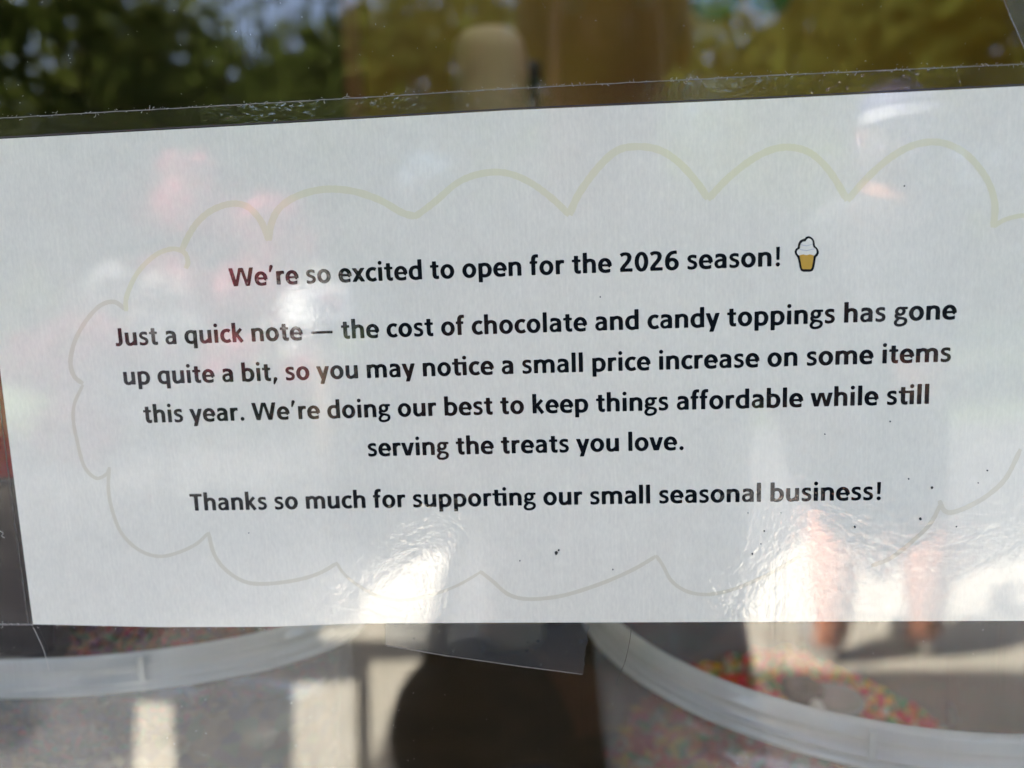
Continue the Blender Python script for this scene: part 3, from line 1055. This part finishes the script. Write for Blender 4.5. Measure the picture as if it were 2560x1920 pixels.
# scoop standing in the right tub
m_sc = milky('grey_clear_plastic', (.60, .64, .66), .5, (.7, .74, .76))
sq = at(2085, 1735, .205)
sc = empty('scoop', (sq.x, .205, sq.z - .042))
V, F = lathe([(.015, 0), (.0185, .042), (.0200, .043), (.0200, .045), (.0170, .045), (.0138, .0015), (.0001, .0015), (.0001, 0)], 40, closed=True)
mesh('cup', V, F, m_sc, sc, True)
V, F = tube([(-.019, 0, .040), (-.030, -.006, .043), (-.041, -.012, .037), (-.052, -.020, .020)], [.0045, .004, .0042, .005], 10)
mesh('handle', V, F, m_sc, sc, True)
V, F = lathe([(.0001, .0455), (.014, .0455), (.014, .044), (.0001, .044)], 24)
sc.scale = (.8, .8, .9)
tag(sc, 'greyish clear plastic scoop standing in the red and yellow sprinkles', 'scoop')
ht = at(2006, 1722, .175)
hole = empty('scoop_hollow', (ht.x, .175, ht.z))  # black bowl painted in for the dark hollow of the scoop handle
V, F = lathe([(.0001, -.009), (.006, -.0075), (.0095, -.003), (.0105, .002), (.0095, .002), (.0085, -.002), (.005, -.006), (.0001, -.0075)], 28)
mesh('bowl', V, F, mat('painted_dark_hollow', (.008, .008, .008), .3), hole, True)
V, F = tube([(.003, -.009, -.002), (.008, -.024, -.010), (.012, -.040, -.017)], [.003, .0022, .0026], 8)
mesh('handle', V, F, mat('white_handle', (.6, .6, .58), .4), hole, True)
tag(hole, 'small black bowl painted as the dark hollow of the scoop, with a white handle', 'spoon')

# ---------------------------------------------------------------- outdoors (seen as reflections)
def leafy(name, c0, c1, tl=.45):
    m = bpy.data.materials.new(name)
    m.use_nodes = True
    nt = m.node_tree
    N, L = nt.nodes, nt.links
    N.clear()
    out, d, t, x = (N.new(k) for k in ('ShaderNodeOutputMaterial', 'ShaderNodeBsdfDiffuse', 'ShaderNodeBsdfTranslucent', 'ShaderNodeMixShader'))
    n = tex(nt, 'ShaderNodeTexNoise', 2.2, objcoord(nt), Detail=3)
    c = ramp(nt, n.outputs['Fac'], [(.3, c0), (.7, c1)])
    L.new(c, d.inputs[0])
    L.new(c, t.inputs[0])
    x.inputs[0].default_value = tl
    L.new(d.outputs[0], x.inputs[1])
    L.new(t.outputs[0], x.inputs[2])
    L.new(x.outputs[0], out.inputs[0])
    return m


m_leafs = [leafy('leaf_green', a, b_) for a, b_ in (((.04, .06, .010), (.09, .115, .024)), ((.055, .075, .014), (.11, .13, .028)), ((.06, .08, .02), (.12, .14, .045)))]
m_bark = noisy('bark', (.06, .045, .03), (.12, .09, .06), 12, .9, 6, .01)


def leaf_cloud(blobs, n, size, seed, name, m, parent, squash=.8):
    rg = np.random.default_rng(seed)
    tot = sum(b_[3] ** 2 for b_ in blobs)
    V, F = [], []
    C_, D_ = [], []
    for bx, by, bz, br in blobs:
        k = int(n * br ** 2 / tot)
        d = rg.normal(size=(k, 3))
        d /= np.linalg.norm(d, axis=1)[:, None]
        r = br * rg.uniform(.35, 1.05, k) ** .6
        C_.append(np.array([bx, by, bz]) + d * r[:, None] * np.array([1, 1, squash]))
    c = np.concatenate(C_)
    k = len(c)
    u = rg.normal(size=(k, 3))
    u /= np.linalg.norm(u, axis=1)[:, None]
    w = np.cross(u, rg.normal(size=(k, 3)))
    w /= np.linalg.norm(w, axis=1)[:, None]
    s = size * rg.uniform(.6, 1.4, k)[:, None]
    vs = np.stack([c - u * s, c + w * s * .5, c + u * s, c - w * s * .5], 1).reshape(-1, 3)
    me = bpy.data.meshes.new(name)
    me.vertices.add(4 * k)
    me.vertices.foreach_set('co', vs.astype(np.float32).ravel())
    me.loops.add(4 * k)
    me.loops.foreach_set('vertex_index', np.arange(4 * k, dtype=np.int32))
    me.polygons.add(k)
    me.polygons.foreach_set('loop_start', np.arange(k, dtype=np.int32) * 4)
    me.materials.append(m)
    me.update(calc_edges=True)
    o = bpy.data.objects.new(name, me)
    COL.objects.link(o)
    o.parent = parent
    return o


def tree(x, y, h, cr_, seed, mi, label, n=3600, base=.10, leaf=.13):
    rg = random.Random(seed)
    t = empty('tree', (x, y, 0))
    parts = [tube([(0, 0, -.05), (.06, .03, h * .25), (-.04, .05, h * .55), (.03, 0, h * .85)], [h * .016, h * .013, h * .009, h * .003], 9)]
    blobs = []
    for k in range(15):
        a = rg.uniform(0, TAU)
        zz = h * rg.uniform(base + .08, .95)
        rr = cr_ * rg.uniform(.35, 1) * (1.05 - .55 * (zz / h))
        bx, by = rr * math.cos(a), rr * math.sin(a)
        blobs.append((bx, by, zz, cr_ * rg.uniform(.34, .62)))
        parts.append(tube([(0, 0, zz * .62), (bx * .5, by * .5, zz * .85), (bx, by, zz)], [h * .011, h * .007, h * .002], 6))
    mesh('trunk', *join(parts), m_bark, t)
    leaf_cloud(blobs, n, leaf, seed, 'crown', m_leafs[mi], t)
    tag(t, label, 'tree')
    return t


pol = lambda az, d, x0=-.05: (x0 + d * math.sin(math.radians(az)), -d * math.cos(math.radians(az)))
for az, d, h, c_, sd, mi, lb in ((-43, 8.5, 4.6, 2.0, 11, 0, 'dark leafy tree reflected at the far left of the pane'),
                                 (-34, 10, 5.2, 2.1, 12, 1, 'bushy green tree reflected in the upper left of the pane'),
                                 (-24, 9.0, 4.2, 1.9, 13, 0, 'dense dark tree reflected left of the yellow board'),
                                 (-13, 11, 5.4, 2.3, 14, 0, 'tall dark tree reflected beside the board edge'),
                                 (-30, 13, 6.2, 2.6, 19, 0, 'tall tree standing behind the bushy green tree, upper left'),
                                 (-19, 12, 6.6, 2.8, 20, 2, 'tall pale green tree reflected behind the dense dark tree'),
                                 (-5, 10, 5.6, 2.3, 28, 0, 'dense dark tree reflected over the left part of the yellow board'),
                                 (2, 13, 5.5, 2.4, 15, 2, 'broad tree reflected over the beige canister'),
                                 (15, 9.5, 4.6, 1.9, 16, 1, 'yellowish green tree reflected over the yellow board'),
                                 (7, 15, 7.0, 2.9, 26, 0, 'tall dark tree reflected over the middle of the yellow board'),
                                 (21, 14, 6.8, 2.9, 27, 2, 'tall tree reflected behind the yellowish green tree'),
                                 (27, 8.5, 4.4, 1.8, 17, 1, 'light green tree reflected in the upper right of the pane'),
                                 (38, 10, 5.0, 2.2, 18, 2, 'green tree reflected beyond the right edge of the pane')):
    tree(*pol(az, d), h, c_, sd, mi, lb, n=2700 if az < -8 else 3600)
tree(-5.9, -1.9, 4.9, 1.75, 31, 0, 'dense unseen tree added beside the porch to shade the reflected ground, far left', n=5200, base=.2)
wd = empty('woods', (0, -26, 0))
rg = random.Random(9)
leaf_cloud([(rg.uniform(-30, 26), rg.uniform(-3, 2), rg.uniform(.5, 3.6 if k % 4 else 7), rg.uniform(1.2, 2.4)) for k in range(110)], 42000, .30, 5, 'foliage', m_leafs[0], wd)
wd.children[0]['kind'] = 'stuff'
tag(wd, 'far-off dark woods reflected behind the trees', 'woods', kind='stuff')

m_pink = leafy('pink_blossom', (.75, .17, .26), (.82, .34, .42))
m_wblo = leafy('white_blossom', (.82, .80, .78), (.88, .85, .82))
for az, d, z, r, sd, m_, lb in ((-22, 4.6, 1.80, .30, 21, m_pink, 'tall pink flowering shrub reflected near the first words of the note'),
                                (-27, 5.2, 2.20, .32, 24, m_pink, 'tallest pink flowering shrub reflected above the first words'),
                                (-34, 4.6, 1.35, .42, 22, m_pink, 'pink flowering shrub reflected at the left edge of the note'),
                                (-30, 4.2, 1.60, .24, 23, m_wblo, 'white flowering shrub reflected among the pink ones'),
                                (-19, 6.0, 1.45, .34, 25, m_wblo, 'low white flowering shrub reflected behind the mailbox')):
    x, y = pol(az, d)
    t = empty('flowering_shrub', (x, y, 0))
    mesh('stem', *join([tube([(0, 0, -.03), (.03 * k - .05, .02 * k, z * .5), (.12 * k - .2, .08 * k - .1, z)], [.02, .014, .006], 6) for k in range(4)]), m_bark, t)
    bl = [(random.Random(sd + k).uniform(-r, r) * .8, random.Random(sd * 3 + k).uniform(-r, r) * .8, z * random.Random(sd * 7 + k).uniform(.45, 1.0), r * .5) for k in range(10)]
    leaf_cloud(bl, 1300, .045, sd, 'leaves', m_leafs[1], t)
    leaf_cloud(bl, 1900, .05, sd + 50, 'blossoms', m_, t)
    tag(t, lb, 'shrub')

m_white = mat('white_gloss_paint', (.66, .66, .64), .25)
m_blackp = noisy('black_painted_metal', (.015, .014, .013), (.03, .028, .025), 20, .5, 4)
# white mailbox on a post, added for its glare in the reflection
x, y = pol(-18.3, 4.0)
mbx = empty('glare_box', (x, y, .06))
mesh('post', *box(-.035, .035, -.035, .035, -.06, 1.12), noisy('weathered_wood', (.2, .14, .09), (.3, .22, .15), 14, .8, 5), mbx)
P = [(-.09, 0), (.09, 0), (.09, .12)] + [(.09 * math.cos(a), .12 + .08 * math.sin(a)) for a in np.linspace(.2, math.pi - .2, 9)] + [(-.09, .12)]
V, F = extrude_poly(P, -.2, .2)
o = mesh('box', [(a, b_, c + 1.12) for a, b_, c in V], F, m_white, mbx)
mesh('flag', *box(.092, .1, -.05, .05, 1.2, 1.3), mat('red_flag', (.5, .02, .02), .4), mbx)
mbx.rotation_euler.z = .3
tag(mbx, 'white round-topped mailbox on a post, added as the glare above the long dash', 'glare_box')


# ---------------------------------------------------------------- people (reflected)
def skin_mesh(name, joints, edges, m, parent, sub=2, root=0):
    me = bpy.data.meshes.new(name)
    me.from_pydata([j[0] for j in joints], edges, [])
    me.materials.append(m)
    o = bpy.data.objects.new(name, me)
    COL.objects.link(o)
    o.parent = parent
    s = o.modifiers.new('skin', 'SKIN')
    s.use_smooth_shade = True
    d = me.skin_vertices[0].data
    for i, j in enumerate(joints):
        r = j[1]
        d[i].radius = r if isinstance(r, tuple) else (r, r)
        d[i].use_root = (i == root)
    u = o.modifiers.new('sub', 'SUBSURF')
    u.levels = u.render_levels = sub
    return o


m_skin = mat('skin', (.55, .28, .19), .5)
m_skin2 = mat('tanned_skin', (.48, .20, .115), .5)


def ellipsoid(rx, ry, rz, c=(0, 0, 0), n=16, m=10):
    V, F = [], []
    for j in range(m + 1):
        t = math.pi * j / m
        for i in range(n):
            a = TAU * i / n
            V.append((c[0] + rx * math.sin(t) * math.cos(a), c[1] + ry * math.sin(t) * math.sin(a), c[2] + rz * math.cos(t)))
    for j in range(m):
        for i in range(n):
            F.append((j * n + i, j * n + (i + 1) % n, (j + 1) * n + (i + 1) % n, (j + 1) * n + i))
    return V, F


def person(loc, rz, hgt, arms, skin, shirt, pants, cap, label, legs_bare=True, sleeves=False):
    """Faces +y locally. arms: per side list of (elbow, wrist, finger direction) in local metres."""
    p = empty('person', loc, rz)
    k = hgt / 1.75
    wd_ = .155 if legs_bare else .125
    J = [((0, 0, .95 * k), (.155 * k, .11 * k)), ((0, 0, 1.12 * k), (.135 * k, .095 * k)), ((0, .01, 1.30 * k), (.16 * k, .11 * k)), ((0, 0, 1.43 * k), (.10 * k, .075 * k)),
         ((0, .005, 1.50 * k), (.055 * k, .058 * k)), ((0, .02, 1.58 * k), (.066 * k, .082 * k)), ((0, .025, 1.66 * k), (.074 * k, .092 * k)), ((0, .015, 1.715 * k), (.055 * k, .07 * k)), ((0, .112, 1.615 * k), (.012 * k, .012 * k))]
    E = [(0, 1), (1, 2), (2, 3), (3, 4), (4, 5), (5, 6), (6, 7), (6, 8)]
    cl_s = [((0, 0, .93 * k), (.175 * k, .13 * k)), ((0, 0, 1.12 * k), (.158 * k, .118 * k)), ((0, .01, 1.30 * k), (.180 * k, .128 * k)), ((0, 0, 1.43 * k), (.115 * k, .09 * k))]
    cl_e = [(0, 1), (1, 2), (2, 3)]
    pl, pe = [((0, 0, 1.0 * k), (.165 * k, .125 * k)), ((0, 0, .92 * k), (.170 * k, .13 * k))], [(0, 1)]
    for si, s in enumerate((-1, 1)):
        a = len(J)
        J += [((s * .095 * k, 0, .88 * k), .095 * k), ((s * wd_ * .92 * k, .01, .50 * k), .078 * k), ((s * wd_ * .97 * k, -.015, .36 * k), .086 * k), ((s * wd_ * k, -.02, .09 * k), .054 * k), ((s * wd_ * k, .03, .05 * k), .04 * k), ((s * wd_ * 1.03 * k, .15, .03 * k), .03 * k)]
        E += [(0, a), (a, a + 1), (a + 1, a + 2), (a + 2, a + 3), (a + 3, a + 4), (a + 4, a + 5)]
        el, wr, fd = arms[si]
        b_ = len(J)
        J += [((s * .185 * k, 0, 1.40 * k), .055 * k), (el, .042 * k), (wr, .027 * k)]
        E += [(3, b_), (b_, b_ + 1), (b_ + 1, b_ + 2)]
        fv = Vector(fd).normalized()
        side = fv.cross(Vector((0, 0, 1)))
        side = side.normalized() if side.length > .1 else Vector((1, 0, 0))
        pal = Vector(wr) + fv * .055
        pi = len(J)
        J.append((tuple(pal), (.034, .018)))
        E.append((b_ + 2, pi))
        for f, (off, ln) in enumerate(((-.027, .066), (-.009, .076), (.009, .072), (.027, .056))):
            q0 = pal + side * off + fv * .035
            q1 = q0 + fv * ln * .5 + Vector((0, 0, -.008))
            q2 = q1 + fv * ln * .35 + Vector((0, 0, -.02))
            n0 = len(J)
            J += [(tuple(q0), .0095), (tuple(q1), .0085), (tuple(q2), .007)]
            E += [(pi, n0), (n0, n0 + 1), (n0 + 1, n0 + 2)]
        q0 = Vector(wr) + fv * .03 - side * .03
        n0 = len(J)
        J += [(tuple(q0), .012), (tuple(q0 + fv * .03 - side * .025), .010), (tuple(q0 + fv * .058 - side * .03), .008)]
        E += [(b_ + 2, n0), (n0, n0 + 1), (n0 + 1, n0 + 2)]
        n0 = len(cl_s)
        mid = tuple((Vector((s * .185 * k, 0, 1.40 * k)) * .35 + Vector(el) * .65)) if not sleeves else el
        cl_s += [((s * .185 * k, 0, 1.40 * k), .072 * k), (mid, .064 * k)]
        cl_e += [(3, n0), (n0, n0 + 1)]
        if sleeves:
            cl_s.append((tuple(Vector(el) * .06 + Vector(wr) * .94), .040 * k))
            cl_e.append((n0 + 1, n0 + 2))
        n0 = len(pl)
        low = .50 if legs_bare else .12
        pl += [((s * .095 * k, 0, .85 * k), .115 * k), ((s * wd_ * .9 * k, .01, (low + .02) * k), (.085 if legs_bare else .062) * k)]
        pe += [(1, n0), (n0, n0 + 1)]
        V, F = ellipsoid(.048, .13, .05, (s * wd_ * 1.02 * k, .07, .045))
        V = [(x, y, max(z, .004)) for x, y, z in V]
        mesh('shoe', V, F, mat('shoe_canvas', (.25, .24, .22), .7), p, True)
    skin_mesh('body', J, E, skin, p)
    skin_mesh('shirt', cl_s, cl_e, shirt, p)
    skin_mesh('trousers' if not legs_bare else 'shorts', pl, pe, pants, p)
    hz = 1.66 * k
    V, F = ellipsoid(.092 * k, .110 * k, (.10 if not legs_bare else .17) * k, (0, -.002, hz + (.012 if not legs_bare else -.055) * k))
    V = [(x, min(y, .055 * k) if z < hz + .05 * k else y, z) for x, y, z in V]
    hair = mesh('hair', V, F, mat('dark_brown_hair', (.03, .018, .01), .6), p, True)
    for s in (-1, 1):
        mesh('eye', *ellipsoid(.011, .008, .008, (s * .032 * k, .103 * k, 1.645 * k), 10, 6), mat('eye_white', (.5, .5, .5), .3), p, True)
        mesh('ear', *ellipsoid(.010, .02, .03, (s * .083 * k, .01, 1.635 * k), 10, 6), skin, p, True)
    mesh('mouth', *ellipsoid(.024, .007, .006, (0, .100 * k, 1.575 * k), 12, 6), mat('lips', (.4, .12, .1), .5), p, True)
    if cap:
        V, F = ellipsoid(.098 * k, .118 * k, .09 * k, (0, 0, hz + .04 * k))
        V = [(x, y, max(z, hz + .035 * k)) for x, y, z in V]
        c = mesh('cap', V, F, cap[0], p, True)
        V = []
        for i in range(13):
            a = math.pi * (i / 12)
            for (r, dz) in ((.088, 0), (.175, -.02), (.176, -.026), (.09, -.006)):
                V.append((r * k * math.cos(a) * (.98 if r < .1 else .60), (.02 + (r - .03) * math.sin(a) * 1.2) * k, hz + (.042 + dz) * k))
        F = [(4 * i + q, 4 * i + (q + 1) % 4, 4 * i + 4 + (q + 1) % 4, 4 * i + 4 + q) for i in range(12) for q in range(4)]
        mesh('brim', V, F, cap[1], c)
    tag(p, label, 'person')
    return p


m_shirt = noisy('black_cotton', (.010, .010, .011), (.02, .02, .022), 30, .9, 4)
m_pants = noisy('dark_denim', (.010, .012, .018), (.02, .024, .035), 40, .9, 4)
# the photographer, in the porch's shade, phone held up to the pane
pl_ = Vector((.06, -.62, 0))
loc_of = lambda w: (w[0] - pl_.x, w[1] - pl_.y, w[2])
person(pl_, 0, 1.70, [((-.25, .08, 1.10), loc_of((-.050, -.345, H - .115)), (.22, .45, .85)), ((.27, .08, 1.10), loc_of((.185, -.345, H - .100)), (-.22, .45, .85))],
       m_skin, m_shirt, m_pants, None, 'person in a black shirt and dark trousers holding a phone, reflected in the middle', False, True)
# the phone: its back camera is where this picture is taken from
ph = empty('phone', (0, 0, 0))
ph.matrix_world = cam.matrix_world.copy()
V, F = box(-.018, .130, -.062, .014, .0035, .0115)
o = bevel(mesh('case', V, F, mat('dark_phone_case', (.012, .012, .014), .4), ph), .003, 3)
V, F = box(-.014, .126, -.058, .010, .0117, .0122)
mesh('screen', V, F, mat('dark_phone_glass', (.01, .01, .012), .1), ph)
tag(ph, 'black phone held in front of the note, reflected behind the text', 'phone')
# the second person, in the sun by the porch edge
p2 = person((1.08, -2.36, 0), math.radians(172), 1.90, [((-.25, .06, 1.16), (-.10, .24, 1.05), (.8, .5, .1)), ((.25, .06, 1.16), (.10, .24, 1.08), (-.8, .5, .1))],
       m_skin2, noisy('dark_shirt', (.02, .021, .026), (.03, .032, .038), 20, .9, 4), noisy('brown_shorts', (.05, .035, .025), (.08, .06, .04), 30, .9, 4),
       (mat('navy_cap', (.012, .014, .10), .6), mat('white_brim', (.60, .61, .64), .5)), 'person in a backwards navy cap with white brim, shorts and bare legs, reflected at right', True, True)
for c_ in p2.children:
    if c_.name.startswith('cap'):
        c_.rotation_euler.z = math.pi

# the photographer's round bag
bq = at(1225, 1850, .56)
bag = empty('shoulder_bag', (bq.x, -.56, bq.z))
m_bag = noisy('black_leather', (.008, .007, .006), (.014, .012, .010), 60, .6, 4, .0005)
V, F = ellipsoid(.112, .055, .115, n=32, m=20)
mesh('body', V, F, m_bag, bag, True)
V, F = tube([(-.06, 0, .095), (-.02, .02, .22), (.05, .03, .36), (.09, .01, .46), (.10, -.09, .49)], .012, 8)
mesh('strap', V, F, m_bag, bag, True)
tag(bag, 'round black shoulder bag reflected as the dark shape at the bottom middle', 'bag')

# black scoop added in the left tub, its flat handle darkens the corner
e0, e1 = at(-140, 1400, .095), at(118, 1400, .095)
zt_ = at(20, 1195, .095).z
bs = empty('dark_filler_scoop', ((e0.x + e1.x) / 2, .095, H - .160))
hw_, hh_ = (e1.x - e0.x) / 2, zt_ - H + .160
P = [(-hw_ * .8, .0), (hw_ * .8, .0), (hw_, hh_ * .45), (hw_ * .96, hh_ * .9), (hw_ * .8, hh_), (-hw_ * .8, hh_), (-hw_ * .96, hh_ * .9), (-hw_, hh_ * .45)]
bevel(mesh('handle', *extrude_poly(P, -.002, .003), mat('black_scoop_plastic', (.012, .012, .014), .25), bs), .0012)
V, F = lathe([(.024, .012), (.026, -.012), (.0245, -.012), (.022, .010), (.0001, .010), (.0001, .012)], 28, closed=True)
mesh('cup', V, F, mat('black_scoop_cup', (.012, .012, .014), .3), bs, True)
tag(bs, 'added black scoop whose broad flat handle darkens the corner over the left tub', 'scoop')

# white bag added at the second person's hip to give a sunlit glint
wq = at(2235, 1085, 2.10)
wb = empty('glint_bag', (wq.x, -2.10, wq.z))
P = [(-.075, -.055), (.075, -.055), (.085, .05), (-.085, .05)]
bevel(mesh('body', *extrude_poly(P, -.02, .02), mat('white_canvas', (.80, .79, .76), .7), wb), .012, 3)
V, F = tube([(-.05, 0, .045), (-.045, 0, .10), (0, 0, .13), (.045, 0, .10), (.05, 0, .045)], .006, 6)
mesh('handle', V, F, mat('white_canvas', (.80, .79, .76), .7), wb, True)
wb.rotation_euler = (0, .5, -.9)
tag(wb, 'small white bag added at the hip of the capped person as a glint near the last lines', 'bag')
for o in list(S.objects):
    if o.parent is None and o.get('category'):
        g_ = {'tree': 'trees reflected in the pane', 'shrub': 'flowering shrubs reflected in the note', 'tape': 'tape strips holding the note', 'tub': 'topping tubs behind the window', 'hair': 'stray hairs on the pane', 'person': 'people reflected in the pane', 'scoop': 'scoops standing in the tubs', 'bag': 'bags of the reflected people'}.get(o['category'])
        if g_:
            o['group'] = g_
